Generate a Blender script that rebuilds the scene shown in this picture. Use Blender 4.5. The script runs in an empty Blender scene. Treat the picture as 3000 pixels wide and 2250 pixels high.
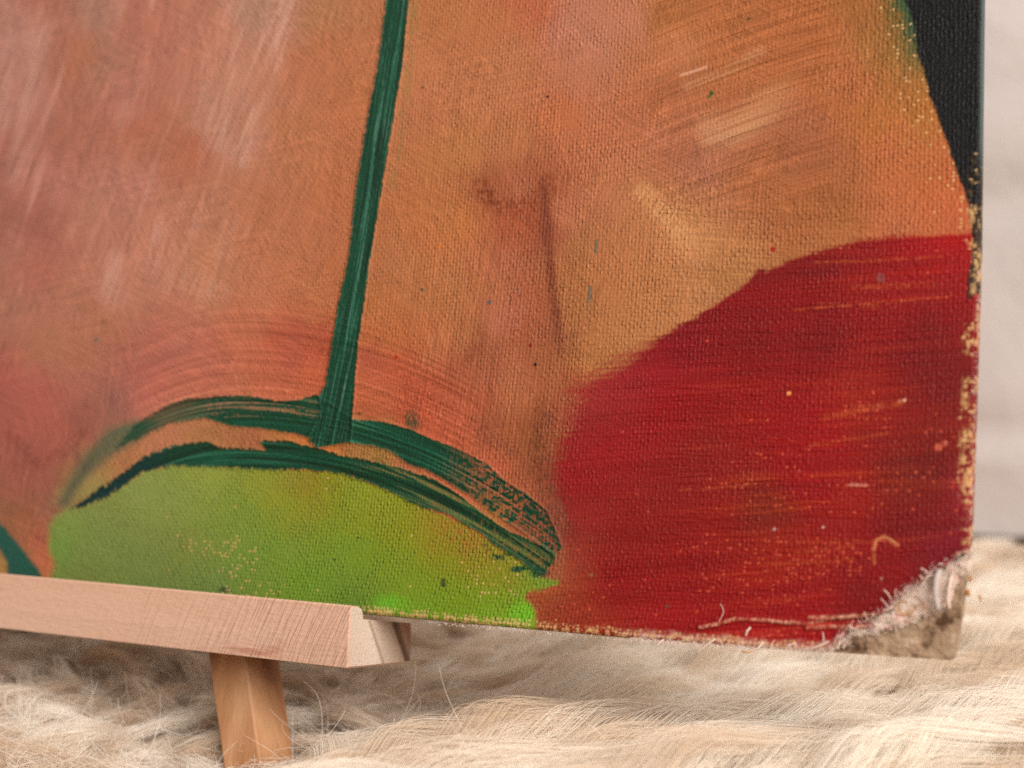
import bpy, math
import numpy as np
from mathutils import Matrix, Vector

rng = np.random.default_rng(7)
sc = bpy.context.scene
COL = sc.collection
MM = 0.001

# ------------------------------------------------------------------ camera
# fitted to the photograph; millimetres, origin at the lower right corner of the painting's face,
# x along its lower edge, z up, y away from the camera.  The board leans back by TILT.
TH, PI_, RO = 0.48864, 0.033456, -0.0149476
CAM = np.array([44.652, -238.238, 55.003])
FPX = 4167.0                       # focal length in pixels of the 3000 px wide photograph
TILT = math.radians(13.0)
Fv = np.array([-math.sin(TH)*math.cos(PI_), math.cos(TH)*math.cos(PI_), -math.sin(PI_)])
R0 = np.array([math.cos(TH), math.sin(TH), 0.0]); U0 = np.cross(R0, Fv)
Rv = R0*math.cos(RO) + U0*math.sin(RO); Uv = -R0*math.sin(RO) + U0*math.cos(RO)

cd = bpy.data.cameras.new('camera'); cam = bpy.data.objects.new('camera', cd); COL.objects.link(cam)
M = Matrix.Identity(4)
for i in range(3):
    M[i][0] = Rv[i]; M[i][1] = Uv[i]; M[i][2] = -Fv[i]; M[i][3] = CAM[i]*MM
cam.matrix_world = M
cd.sensor_width = 36.0; cd.lens = 50.0; cd.clip_start = 0.01; cd.clip_end = 50.0
cd.dof.use_dof = True; cd.dof.focus_distance = 0.277; cd.dof.aperture_fstop = 11.0; cd.dof.aperture_blades = 8
sc.camera = cam

# ------------------------------------------------------------------ light: a soft room with one big window
w = bpy.data.worlds.new('World'); sc.world = w; w.use_nodes = True
bg = w.node_tree.nodes['Background']; bg.inputs[0].default_value = (1.0, 0.89, 0.81, 1); bg.inputs[1].default_value = 0.36

def area(name, loc, target, size, size_y, power, color):
    ld = bpy.data.lights.new(name, 'AREA'); ld.shape = 'RECTANGLE'; ld.size = size; ld.size_y = size_y
    ld.energy = power; ld.color = color
    o = bpy.data.objects.new(name, ld); COL.objects.link(o); o.location = loc
    o.rotation_euler = (Vector(target) - Vector(loc)).to_track_quat('-Z', 'Y').to_euler()
    return o
area('window_light', (0.98, -0.66, 0.80), (-0.08, 0.0, 0.0), 1.1, 1.0, 42.0, (1.0, 0.95, 0.91))
area('far_window_light', (-1.10, -0.62, 1.05), (-0.15, 0.0, 0.06), 0.35, 0.7, 4.0, (1.0, 0.94, 0.94))

sc.view_settings.view_transform = 'Standard'; sc.view_settings.look = 'None'
sc.view_settings.exposure = 0.0; sc.view_settings.gamma = 1.0
sc.cycles.max_bounces = 6; sc.cycles.diffuse_bounces = 4; sc.cycles.transmission_bounces = 4
sc.cycles.use_denoising = False

# ------------------------------------------------------------------ helpers
def s2l(c):
    c = np.asarray(c, float)/255.0
    return np.where(c <= 0.04045, c/12.92, ((c+0.055)/1.055)**2.4)
LIGHT = np.array([1.14, 1.10, 1.06])      # how a white card photographs here: measured colour / this = the thing's own colour
def alb(c): return np.clip(s2l(c)/LIGHT, 0, 0.92)
def A4(c): return (*[float(v) for v in alb(c)], 1.0)

def empty(name, loc, label, cat):
    o = bpy.data.objects.new(name, None); COL.objects.link(o); o.location = Vector(loc)*MM
    o['label'] = label; o['category'] = cat; o.empty_display_size = 0.01
    return o
def link_mesh(name, verts, faces, m, parent=None, smooth=True, quads=None):
    me = bpy.data.meshes.new(name)
    v = np.asarray(verts, float)
    if parent is not None: v = v - np.array(parent.location)/MM
    me.from_pydata((v*MM).tolist(), [], [list(f) for f in faces])
    if smooth: me.shade_smooth()
    me.materials.append(m); me.update()
    o = bpy.data.objects.new(name, me); COL.objects.link(o)
    if parent is not None: o.parent = parent
    return o
def grid_mesh(name, P, m, parent=None, keep=None, smooth=True):
    """P: (ny, nx, 3) millimetres -> quads; keep: (ny-1, nx-1) bool. Fast path for the big sheets."""
    ny, nx = P.shape[:2]
    v = P.reshape(-1, 3).copy()
    if parent is not None: v -= np.array(parent.location)/MM
    idx = np.arange(ny*nx, dtype=np.int32).reshape(ny, nx)
    q = np.stack([idx[:-1, :-1], idx[:-1, 1:], idx[1:, 1:], idx[1:, :-1]], -1)
    q = q[keep] if keep is not None else q.reshape(-1, 4)
    n = len(q)
    me = bpy.data.meshes.new(name)
    me.vertices.add(len(v)); me.vertices.foreach_set('co', (v*MM).astype(np.float32).ravel())
    me.loops.add(n*4); me.loops.foreach_set('vertex_index', q.astype(np.int32).ravel())
    me.polygons.add(n); me.polygons.foreach_set('loop_start', np.arange(0, n*4, 4, dtype=np.int32))
    me.update(calc_edges=True)
    if smooth: me.shade_smooth()
    me.materials.append(m)
    o = bpy.data.objects.new(name, me); COL.objects.link(o)
    if parent is not None: o.parent = parent
    return o
def fattr(me, name, a):
    t = me.attributes.new(name, 'FLOAT', 'POINT'); t.data.foreach_set('value', np.ascontiguousarray(a, np.float32).ravel())
def cattr(me, name, a):
    a = np.concatenate([a.reshape(-1, 3), np.ones((a.size//3, 1))], 1).astype(np.float32)
    t = me.attributes.new(name, 'FLOAT_COLOR', 'POINT'); t.data.foreach_set('color', a.ravel())
def vattr(me, name, a):
    t = me.attributes.new(name, 'FLOAT_VECTOR', 'POINT'); t.data.foreach_set('vector', np.ascontiguousarray(a, np.float32).ravel())

class Nodes:
    def __init__(s, name, rough=0.7, spec=0.3):
        s.m = bpy.data.materials.new(name); s.m.use_nodes = True
        s.t = s.m.node_tree; s.b = s.t.nodes['Principled BSDF']
        s.b.inputs['Roughness'].default_value = rough; s.b.inputs['Specular IOR Level'].default_value = spec
    def n(s, typ, **kw):
        n = s.t.nodes.new(typ)
        for k, v in kw.items(): setattr(n, k, v)
        return n
    def put(s, sock, v):
        if hasattr(v, 'is_output'): s.t.links.new(v, sock)
        else: sock.default_value = v
    def math(s, op, a, b=None, c=None, clamp=False):
        n = s.n('ShaderNodeMath', operation=op, use_clamp=clamp); s.put(n.inputs[0], a)
        if b is not None: s.put(n.inputs[1], b)
        if c is not None: s.put(n.inputs[2], c)
        return n.outputs[0]
    def mix(s, f, a, b, blend='MIX'):
        n = s.n('ShaderNodeMix', data_type='RGBA', blend_type=blend); s.put(n.inputs[0], f); s.put(n.inputs[6], a); s.put(n.inputs[7], b)
        return n.outputs[2]
    def noise(s, scale, detail=3, rough=0.55, vec=None, dim='3D'):
        n = s.n('ShaderNodeTexNoise', noise_dimensions=dim); n.inputs['Scale'].default_value = scale
        n.inputs['Detail'].default_value = detail; n.inputs['Roughness'].default_value = rough
        s.put(n.inputs['Vector'], vec if vec is not None else s.obj())
        return n.outputs['Fac']
    def obj(s): return s.n('ShaderNodeTexCoord').outputs['Object']
    def scaled(s, v, sc_):
        n = s.n('ShaderNodeMapping'); s.put(n.inputs['Vector'], v); n.inputs['Scale'].default_value = sc_; return n.outputs[0]
    def ramp(s, f, stops):
        n = s.n('ShaderNodeValToRGB'); s.put(n.inputs[0], f); e = n.color_ramp.elements
        while len(e) < len(stops): e.new(0.5)
        for k, (p, c) in enumerate(stops): e[k].position = p; e[k].color = c if len(c) == 4 else (*c, 1)
        return n.outputs[0]
    def attr(s, name, out='Fac'): return s.n('ShaderNodeAttribute', attribute_name=name).outputs[out]
    def bump(s, h, dist, strength=1.0):
        n = s.n('ShaderNodeBump'); s.put(n.inputs['Height'], h); n.inputs['Distance'].default_value = dist
        n.inputs['Strength'].default_value = strength; s.put(s.b.inputs['Normal'], n.outputs[0])
    def color(s, c): s.put(s.b.inputs['Base Color'], c); return s.m

# ------------------------------------------------------------------ number noise for the painted surface
_T = [np.random.default_rng(100+k).random((256, 256)).astype(np.float32) for k in range(8)]
def vn(x, y, k=0):
    fx = np.floor(x); fy = np.floor(y); xi = fx.astype(np.int32); yi = fy.astype(np.int32); fx = (x-fx).astype(np.float32); fy = (y-fy).astype(np.float32)
    fx = fx*fx*(3-2*fx); fy = fy*fy*(3-2*fy); T = _T[k % 8]; xi += 37*k; yi += 91*k
    a = T[xi & 255, yi & 255]; b = T[(xi+1) & 255, yi & 255]; c = T[xi & 255, (yi+1) & 255]; d = T[(xi+1) & 255, (yi+1) & 255]
    return (a*(1-fx)+b*fx)*(1-fy) + (c*(1-fx)+d*fx)*fy
def fbm(x, y, k=0, o=3):
    s = 0; a = 0.5; n = 0
    for i in range(o): s = s + a*vn(x*2**i, y*2**i, k+i); n += a; a *= 0.55
    return s/n - 0.5
def sst(a, b, x):
    t = np.clip((x-a)/(b-a), 0, 1); return t*t*(3-2*t)
def sdpoly(x, y, poly, mg=130.0):
    """signed distance to a polygon, negative inside; only worked out near it"""
    P = np.array(poly, float); a0, b0 = P.min(0)-mg; a1, b1 = P.max(0)+mg
    m = (x > a0) & (x < a1) & (y > b0) & (y < b1); r = np.full(x.shape, mg, np.float32)
    if m.any(): r[m] = _sdpoly(x[m], y[m], poly)
    return r
def dline(x, y, pts, mg=110.0):
    P = np.array(pts, float); a0, b0 = P.min(0)-mg; a1, b1 = P.max(0)+mg
    m = (x > a0) & (x < a1) & (y > b0) & (y < b1); r = np.full(x.shape, mg, np.float32)
    if m.any(): r[m] = _dline(x[m], y[m], pts)
    return r
def _sdpoly(x, y, poly):
    P = np.array(poly, float); Q = np.roll(P, -1, 0); d2 = np.full(x.shape, 1e12, np.float32); ins = np.zeros(x.shape, bool)
    for (ax, ay), (bx, by) in zip(P, Q):
        ex, ey = bx-ax, by-ay; wx, wy = x-ax, y-ay
        t = np.clip((wx*ex+wy*ey)/max(ex*ex+ey*ey, 1e-9), 0, 1)
        d2 = np.minimum(d2, (wx-ex*t)**2+(wy-ey*t)**2)
        if ay != by:
            c = ((ay > y) != (by > y)) & (x < (bx-ax)*(y-ay)/(by-ay)+ax); ins ^= c
    d = np.sqrt(d2); return np.where(ins, -d, d)
def _dline(x, y, pts):
    P = np.array(pts, float); d2 = np.full(x.shape, 1e12, np.float32)
    for (ax, ay), (bx, by) in zip(P[:-1], P[1:]):
        ex, ey = bx-ax, by-ay; wx, wy = x-ax, y-ay
        t = np.clip((wx*ex+wy*ey)/max(ex*ex+ey*ey, 1e-9), 0, 1); d2 = np.minimum(d2, (wx-ex*t)**2+(wy-ey*t)**2)
    return np.sqrt(d2)

#PAINT-BEGIN
# ------------------------------------------------------------------ what is painted on the canvas, window haze at left included
# Laid out on the photograph's 3000 x 2250 grid, then carried over to the canvas plane point by point.
SKIN = """0 0 165 112 96;60 120 172 120 104;130 30 160 98 76;100 200 168 112 95;250 150 166 98 66;190 200 158 92 66;300 60 160 116 96;400 60 172 104 82;500 200 170 104 82;470 100 176 108 86
300 180 158 108 86;640 100 176 112 88;700 200 180 120 94;760 50 162 122 96;800 110 184 128 104;850 30 176 118 94;920 50 162 112 70;950 150 180 110 70;880 180 178 106 70;400 400 170 104 80
360 300 176 112 92;200 400 162 98 76;50 300 170 112 98;50 500 160 98 82;100 650 154 88 74;160 540 172 108 90;20 640 150 90 74;300 600 172 114 90;380 540 178 114 94;600 600 172 112 84;480 640 176 112 88;560 460 166 94 64;390 370 164 90 64
620 330 172 118 92;700 430 178 122 98;720 540 174 108 76;850 400 178 110 70;900 700 176 106 70;780 620 174 104 66;980 560 178 106 66;1010 300 182 110 70;1250 60 176 108 64;1200 150 184 114 74
1300 300 182 112 72;1500 200 180 112 72;1420 60 178 108 66;1570 40 176 92 58;1650 60 180 116 92;1750 150 178 114 88;1840 60 182 116 88;1700 260 176 108 78;1500 400 178 110 68;1650 330 182 102 62;1760 420 178 104 68;1350 450 180 114 66
1300 600 180 110 64;1350 660 186 112 58;1240 700 182 108 62;1420 545 146 78 48;1460 600 156 84 54;1590 545 148 76 48;1530 560 166 96 66;1500 660 168 88 58;1560 640 172 86 54;1600 680 132 62 44;1700 700 162 104 60;1650 640 176 106 74
1900 600 180 114 70;1780 560 178 110 72;1900 300 172 100 62;1950 50 158 94 48;1870 200 172 104 66;1960 420 176 106 74;2100 60 170 100 56;2100 200 166 96 54;2000 140 180 112 72;2200 300 166 98 60;2040 400 166 98 66;2060 480 172 106 80
2300 150 168 96 54;2400 80 166 94 50;2470 200 168 96 54;2550 150 150 98 46;2600 60 128 86 34;2640 160 140 96 40;2500 20 150 92 44;2500 300 168 96 52;2400 450 156 90 56;2320 380 158 92 60;2600 430 176 96 54;2570 360 168 100 44;2650 560 180 98 56;2700 330 168 104 44
2700 480 176 98 52;2760 560 180 90 46;2450 600 148 84 40;2480 520 156 90 50;2300 650 160 92 50;2200 560 162 94 54;2750 640 186 96 56;2800 660 180 86 52;2100 600 170 106 68;2000 660 186 126 78;2060 700 184 126 80;2180 720 166 104 60;2450 680 164 98 54;2600 660 176 96 58
1200 800 180 112 68;1140 780 172 106 66;1230 830 166 100 58;1100 900 182 110 62;1040 960 184 106 60;1300 850 180 112 66;1380 960 164 100 56;1300 1000 184 110 68;1420 860 176 106 60;1150 980 180 104 58;1700 900 164 104 58;1680 800 166 104 58;1820 980 176 114 68;1650 1050 166 106 56
1750 1060 172 112 60;1900 850 178 114 66;1800 800 178 110 66;2050 850 182 120 74;1950 920 176 114 68;2150 800 158 104 58;1480 790 172 98 72;1500 930 176 104 82;1450 900 170 96 68;1540 980 164 86 54;1560 860 172 92 58;1630 1000 132 72 48;1430 1010 150 86 56;1500 1100 172 100 66;1440 1080 160 86 60
1580 1180 150 82 46;1520 1160 178 106 64;1560 1300 138 76 42;1600 1240 134 70 40;1500 1290 160 86 50;1400 1180 166 80 52;1330 1100 164 84 58;1250 1150 172 74 50;1150 1050 180 84 52;1090 1050 172 78 60;1100 1150 184 92 60;1200 1120 166 70 46;1220 1220 186 80 52;1300 1280 188 86 58;1450 1350 184 88 60
1330 1200 178 84 58;1550 1420 168 86 54;1600 1400 120 58 42;1620 1470 104 42 38;1590 1480 150 74 48;1440 1250 142 74 50;1640 1200 160 70 50;1660 1120 160 80 50
100 800 166 96 76;0 780 162 102 82;30 900 164 106 84;200 900 172 108 84;150 1020 168 108 78;250 1060 170 106 76;300 950 164 102 72;370 850 176 112 86;340 860 184 122 100;450 780 180 118 94;600 850 180 116 84;600 780 178 116 82;750 850 182 110 72;720 940 176 100 66;850 800 180 108 68;930 850 178 108 66
900 930 176 102 62;370 1010 170 98 76;460 1010 166 90 74;520 960 176 104 82;600 1050 176 96 76;700 1000 180 94 62;800 1000 180 82 54;860 970 168 70 54;950 1010 168 68 46;860 1060 170 76 62;700 1100 184 100 72;600 1130 184 96 74;780 1090 180 90 56;900 1100 186 88 52;850 1150 190 96 64;450 1130 182 94 78;400 1100 168 90 74
420 1180 180 96 80;300 1130 158 92 76;220 1100 168 96 78;40 1120 168 84 70;10 1180 150 76 62;120 1180 172 86 72;180 1250 166 82 68;60 1260 162 82 66;250 1250 140 74 62;330 1190 134 84 72;360 1180 130 84 74;150 1330 158 78 64;80 1340 142 72 60;50 1420 150 80 62;150 1420 138 66 58;230 1350 132 72 60;180 1490 120 66 60;20 1490 130 84 52;90 1540 150 88 56;60 1600 140 86 54;100 1620 186 92 60;130 1580 176 78 60;150 1650 184 102 56;10 1660 160 130 60
480 1290 182 112 74;400 1330 172 112 66;560 1270 164 110 62;640 1280 158 106 52;700 1300 150 90 48;740 1300 168 92 56;800 1270 160 104 48;880 1290 186 110 48;950 1320 190 108 46;1050 1315 150 108 56;1120 1330 146 116 54;1200 1390 172 98 64;1290 1430 180 98 64;1360 1490 176 96 62;1420 1520 160 104 50;320 1360 160 120 60;270 1400 146 138 66;220 1450 138 146 66;350 1330 168 104 62"""
REDC = """1700 1400 140 30 32;1800 1300 146 32 34;1720 1200 150 50 46;1680 1330 152 40 40;1900 1100 142 34 38;1800 1130 150 44 44;2000 1000 130 28 34;1960 1200 148 28 30;2100 900 132 30 34;2300 900 136 28 26;2260 820 128 30 30;2500 740 138 34 28;2420 760 122 30 26;2600 800 150 30 26;2550 810 138 34 30;2750 730 158 28 26;2800 700 172 34 32;2780 800 140 26 26
2400 1000 120 26 22;2200 1000 124 28 26;2600 900 140 30 26;2700 1000 118 28 24;2750 1100 116 32 28;2200 1200 148 34 30;2060 1300 134 36 32;2400 1250 152 26 26;2350 1310 140 24 24;2500 1180 156 44 30;2580 1230 140 34 26;2620 1300 134 34 28;2650 1400 116 42 24;2740 1370 92 30 22;2780 1300 128 36 30;2500 1450 150 36 28
2350 1400 146 22 24;2100 1500 140 34 28;2000 1420 132 36 34;2250 1480 118 44 28;2700 1500 120 30 26;2820 1420 150 40 50;1800 1700 136 24 28;1850 1550 134 34 30;1650 1600 144 56 46;1700 1500 142 40 36;1700 1800 152 46 36;2200 1700 146 36 28;2400 1650 148 36 28;2300 1620 150 40 28;2600 1650 136 24 30;2750 1600 124 32 42;2660 1560 122 28 28;2300 1780 138 24 28;2150 1790 142 28 30;2500 1760 120 28 30;1950 1800 150 32 32;2000 1650 140 32 30;2200 1870 168 36 38;2400 1830 150 28 32;2400 1880 160 34 34
1620 1760 150 60 46;1580 1740 164 84 44;1560 1700 160 100 60;1640 1820 140 60 40"""
GRNC = """160 1600 96 136 62;150 1540 110 140 70;180 1520 128 140 72;400 1450 132 142 80;270 1480 126 136 78;300 1600 110 130 72;450 1560 122 132 70;600 1400 138 146 66;520 1480 128 142 72;700 1500 114 138 52;620 1560 116 132 62;850 1450 130 142 38;780 1400 134 140 52;860 1400 140 112 48;900 1420 132 104 38;960 1430 134 118 30;1000 1470 116 134 32
1050 1430 128 138 42;1150 1550 126 128 24;1100 1480 130 136 36;1250 1530 138 116 34;1350 1570 142 104 38;1300 1640 124 124 24;1420 1640 134 116 34;1000 1600 104 134 44;1090 1620 104 132 36;1400 1750 112 130 24;1480 1720 128 112 34;1200 1700 108 130 38;1280 1780 104 132 32;800 1600 104 134 48;700 1620 98 130 54;600 1700 98 122 66;400 1650 104 122 66;450 1700 100 118 68;250 1680 108 120 64;900 1700 100 138 42;1000 1720 94 128 44;1060 1780 84 116 48
1220 1790 96 146 34;1430 1800 92 150 36;1520 1790 100 160 34;1600 1705 96 134 48;1560 1740 120 120 40;1350 1820 96 130 34;330 1490 120 126 66;550 1600 116 120 60"""
def pts(s):
    return np.array([[float(v) for v in p.split()] for p in s.replace('\n', ';').split(';') if p.strip()])
def field(x, y, table, soft=58.0, pw=2.0):
    T = pts(table); acc = np.zeros(x.shape+(3,), np.float32); ws = np.zeros(x.shape, np.float32)
    L = s2l(T[:, 2:5])
    for (px, py, *_), c in zip(T, L):
        k = ((x-px)**2+(y-py)**2+soft*soft)**(-pw)*1e9
        ws += k; acc += k[..., None]*c.astype(np.float32)
    return acc/ws[..., None]
STEM = [(1131,-40),(1131,0),(1106,190),(1070,380),(1041,565),(1023,746),(992,886),(967,1044),(954,1125),(935,1160),(940,1202),(925,1240),(906,1270),(908,1295),(930,1312),(1000,1300),(1027,1292),(1034,1202),(1043,1089),(1054,976),(1068,886),(1086,750),(1117,565),(1147,380),(1179,190),(1198,0),(1198,-40)]
ARC1 = [(493,1184),(542,1170),(678,1159),(746,1161),(814,1176),(881,1172),(927,1157),(1034,1229),(1113,1234),(1199,1256),(1271,1288),(1362,1324),(1429,1360),(1475,1405),(1542,1446),(1601,1496),(1624,1545),(1645,1600),(1630,1640),(1600,1610),(1520,1550),(1434,1496),(1384,1455),(1316,1415),(1253,1378),(1194,1360),(1149,1324),(1104,1308),(1027,1297),(904,1283),(859,1270),(768,1256),(678,1248),(600,1225),(497,1240),(393,1292),(345,1312),(398,1240)]
ARC1L = [(398,1236),(316,1262),(253,1335),(205,1415),(176,1478),(196,1476),(240,1405),(316,1338),(393,1292),(450,1240)]
ARC2 = [(212,1490),(271,1446),(344,1396),(420,1342),(475,1315),(542,1299),(610,1293),(651,1311),(723,1317),(775,1316),(759,1292),(836,1290),(904,1306),(1000,1333),(1090,1351),(1194,1378),(1271,1405),(1339,1446),(1402,1496),(1488,1556),(1565,1588),(1626,1622),(1622,1650),(1588,1683),(1560,1672),(1524,1640),(1475,1610),(1434,1586),(1420,1568),(1362,1536),(1316,1505),(1253,1491),(1203,1473),(1149,1442),(1090,1417),(1000,1388),(904,1376),(768,1376),(656,1369),(565,1367),(506,1362),(420,1383),(362,1423),(289,1469)]
REDP = [(2920,690),(2836,684),(2760,688),(2633,690),(2520,703),(2407,732),(2335,756),(2290,776),(2244,797),(2226,786),(2210,806),(2190,828),(2113,881),(2045,926),(1995,953),(1927,990),(1859,1039),(1760,1085),(1690,1143),(1672,1202),(1636,1315),(1612,1405),(1642,1473),(1655,1500),(1660,1613),(1650,1700),(1560,1712),(1545,1745),(1570,1790),(1590,2050),(3000,2300),(3000,690)]
BLACK = [(2655,-40),(2652,0),(2678,68),(2687,149),(2705,203),(2723,280),(2746,339),(2778,429),(2809,520),(2832,583),(2843,642),(2851,696),(2846,760),(2836,830),(2836,880),(2860,860),(3000,860),(3000,-40)]
GREEN = [(212,1490),(289,1469),(362,1423),(420,1383),(506,1362),(768,1370),(1000,1384),(1149,1442),(1253,1491),(1362,1536),(1434,1586),(1475,1612),(1530,1645),(1590,1690),(1632,1700),(1640,1712),(1600,1724),(1560,1730),(1535,1745),(1566,1790),(1590,2050),(-50,2050),(120,1760),(158,1660),(142,1600),(144,1550),(160,1515),(196,1490)]
TEAL = [(-40,1500),(0,1532),(41,1577),(81,1627),(112,1668),(135,1720),(20,1720),(22,1650),(0,1612),(-40,1600)]

def paint(x, y):
    """-> paint colour (linear, as photographed), under-colour, share of bare thread tops, relief height, weave strength"""
    x = x.astype(np.float32); y = y.astype(np.float32)
    n1 = fbm(x/60, y/60, 0); n2 = fbm(x/60, y/60, 3); nf = fbm(x/14, y/14, 1); nf2 = fbm(x/14, y/14, 5); nv = fbm(x/6, y/6, 2, 2)
    wx = x+70*n1+16*nf; wy = y+70*n2+16*nf2
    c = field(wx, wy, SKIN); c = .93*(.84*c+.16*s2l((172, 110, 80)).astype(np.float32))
    relief = np.zeros_like(x); amp = np.ones_like(x); bare = np.zeros_like(x)
    under = np.broadcast_to(s2l((206, 160, 104)).astype(np.float32), c.shape).copy()
    def over(col, a):
        nonlocal c
        c = c*(1-a[..., None])+np.asarray(col, np.float32)*a[..., None]
    # brush marks: q runs across the stroke, the other coordinate along it
    def strokes(q, along, wq, la, k, o=3): return fbm(q/wq, along/la, k, o)
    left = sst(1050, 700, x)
    for k, (ax, ay) in enumerate(((1, .12), (1, .45), (.25, 1), (1, -.35), (-.5, 1))):     # small dabs in many directions
        qd = ax*x+ay*y; al_ = ax*y-ay*x; mk = sst(-.02, .10, fbm(x/120+5*k, y/120, (k*2+1) % 7, 2))
        d_ = fbm(qd/4.6, al_/75, (k+2) % 6, 3)*mk
        c *= (1+0.36*d_)[..., None]; relief += 0.7*d_
    b = strokes(x+0.42*y, y-0.3*x, 13, 150, 1)*left*sst(1000, 700, y)
    b2 = strokes(x+0.30*y, y, 30, 170, 6)*left*sst(1050, 750, y)
    c *= (1+0.24*b+0.17*b2)[..., None]; relief += 0.8*b
    over(s2l((196, 146, 128)), np.clip(b2-0.13, 0, 1)*1.3*left)
    for P, wd, st_ in (([(830, 0), (800, 120), (740, 300)], 60, .55), ([(720, 20), (660, 260), (640, 420)], 50, .4), ([(740, 330), (700, 470)], 34, .5), ([(120, 60), (90, 260), (60, 520)], 60, .35), ([(330, 760), (330, 880)], 50, .4), ([(20, 120), (10, 360)], 40, .35), ([(640, 860), (440, 780)], 60, .2)):
        over(s2l((200, 152, 130)), sst(wd, wd*.2, dline(x, y, P))*st_*np.clip(.35+3.2*strokes(x+.36*y, y, 8, 120, 5), 0, 1))
    mid = sst(1120, 1250, x)*sst(1800, 1650, x)
    vq = x+0.10*y+0.00012*(y-700)**2*np.sign(y-700)
    bm = strokes(vq, y, 5.5, 130, 2)
    mA = mid*(0.35+0.65*sst(650, 800, y))*sst(1420, 1350, y)
    c *= (1+0.34*bm*mA)[..., None]; relief += 1.1*bm*mA
    hi = np.clip(bm-0.20, 0, 1)*sst(1440, 1500, x)*sst(1640, 1580, x)*sst(1000, 1060, y)*sst(1400, 1200, y)
    over(s2l((205, 135, 95)), np.clip(2.5*hi, 0, .7))
    # sweeping strokes, upper right
    q = y+0.42*(x-2000)-0.00016*(x-2000)**2
    bs = strokes(q, x, 6.0, 240, 4); bs2 = strokes(q, x, 22, 400, 7)
    mS = sst(1840, 1960, x)*sst(2560, 2330, x)*sst(700, 480, y)
    c *= (1+(0.42*bs+0.42*bs2)*mS)[..., None]; relief += 2.4*bs*mS; amp *= 1-0.6*mS
    over(s2l((198, 146, 104)), np.clip(sst(75, 15, dline(x, y, [(2085, 385), (2150, 378), (2230, 335), (2330, 265)]))*(0.55+1.3*bs), 0, 1)*0.75*sst(2380, 2180, x))
    over(s2l((196, 138, 96)), np.clip(sst(24, 4, dline(x, y, [(2010, 250), (2120, 215), (2230, 150)]))*(0.5+1.6*bs), 0, 1)*0.55)
    over(s2l((206, 156, 126)), sst(6, 2, dline(x, y+2*nv, [(1996, 220), (2040, 206), (2070, 196)]))*0.6)
    # lighter touches right of the middle
    bt = strokes(x+0.62*y, y, 5, 90, 0)
    over(s2l((206, 148, 98)), np.clip(sst(46, 12, dline(x, y, [(1890, 565), (1950, 630), (2010, 700)]))*(0.5+2.0*bt), 0, 1)*0.75)
    over(s2l((196, 134, 84)), sst(90, 20, dline(x, y, [(1990, 640), (2080, 720), (2180, 760)]))*np.clip(0.4+1.4*strokes(y, x, 6, 130, 6), 0, 1)*0.5)
    bh = strokes(y-0.07*x, x, 5.5, 200, 5)
    mH = sst(1750, 2000, x)*sst(430, 600, y)*sst(2750, 2500, x)
    c *= (1+0.26*bh*mH)[..., None]; relief += 0.9*bh*mH
    c *= (1+.07*left)[..., None]; c += (np.array([.004, .009, .012], np.float32)*left[..., None])  # pale bluish window sheen on the left side, put into the colour
    # dark crease lines of the figure
    def crease(P, wd, col, s, k):
        d = dline(x+10*nf+3*nv, y, P); over(s2l(col), sst(wd, wd*.15, d)*s*np.clip(0.62+3.2*fbm(x/9, y/11, k), 0, 1.2))
    crease([(1410, 548), (1440, 590), (1500, 616), (1560, 604), (1598, 560), (1606, 540)], 44, (118, 56, 34), .80, 1)
    over(s2l((158, 80, 50)), sst(1.25, .3, np.hypot((x-1525+24*nf)/95, (y-660+24*nf2)/75))*.5)
    over(s2l((150, 82, 54)), sst(1.3, .2, np.hypot((x-1555-.12*(y-900)+26*nf)/92, (y-940)/330))*.34*np.clip(.8+2.2*bm+1.5*nf, 0, 1.4)*1.6)
    over(s2l((138, 74, 50)), sst(1.25, .2, np.hypot((x-1420+20*nf)/60, (y-1060+16*nf2)/90))*.42*np.clip(.7+2*nf, 0, 1.3))
    crease([(1540, 640), (1585, 668), (1604, 690)], 26, (112, 52, 38), .5, 3)
    dl = dline(x+5*nf+2*nv, y, [(1592, 560), (1600, 640), (1604, 700), (1612, 780), (1620, 860), (1630, 940), (1642, 1030), (1650, 1100)])
    over(s2l((106, 48, 38)), sst(24, 2, dl)*.82*sst(1110, 900, y)*np.clip(.85+1.2*fbm(x/10, y/14, 2), 0, 1.1))
    over(s2l((132, 72, 46)), sst(70, 5, dl)*.35*sst(1700, 1600, x)*sst(1640, 1612, x))
    over(s2l((128, 72, 42)), sst(1.2, .2, np.hypot((x-1560+16*nf)/100, (y-1330)/170))*.42*np.clip(.7+2*bm, 0, 1.3))
    crease([(1412, 960), (1400, 1010), (1370, 1050), (1330, 1075)], 26, (130, 66, 44), .45, 4)
    crease([(1642, 1030), (1660, 1140), (1655, 1260)], 16, (126, 60, 44), .35, 4)
    crease([(0, 1240), (60, 1300), (110, 1360), (180, 1330), (240, 1270)], 26, (120, 58, 50), .38, 5)
    crease([(1390, 1240), (1440, 1290), (1500, 1330)], 40, (104, 58, 44), .35, 6)
    # arc shaped strokes above the green form
    A = 1160+np.where(x < 700, 0.0009, 0.00041)*(x-700)**2
    ba = strokes(y-A, x, 6.5, 260, 3); ba2 = strokes(y-A, x, 22, 330, 0)
    mR = sst(-330, -200, y-A)*sst(60, -20, y-A)*sst(330, 480, x)*sst(1520, 1350, x)
    c *= (1+(0.42*ba+0.25*ba2)*mR)[..., None]; relief += 1.5*ba*mR; amp *= 1-0.35*mR
    over(s2l((206, 126, 92)), np.clip(ba-0.12, 0, 1)*2.0*mR*sst(-160, -60, y-A))
    # red field
    e = sdpoly(x+12*nf+7*nv, y+10*nf2+5*nv, REDP)
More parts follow.
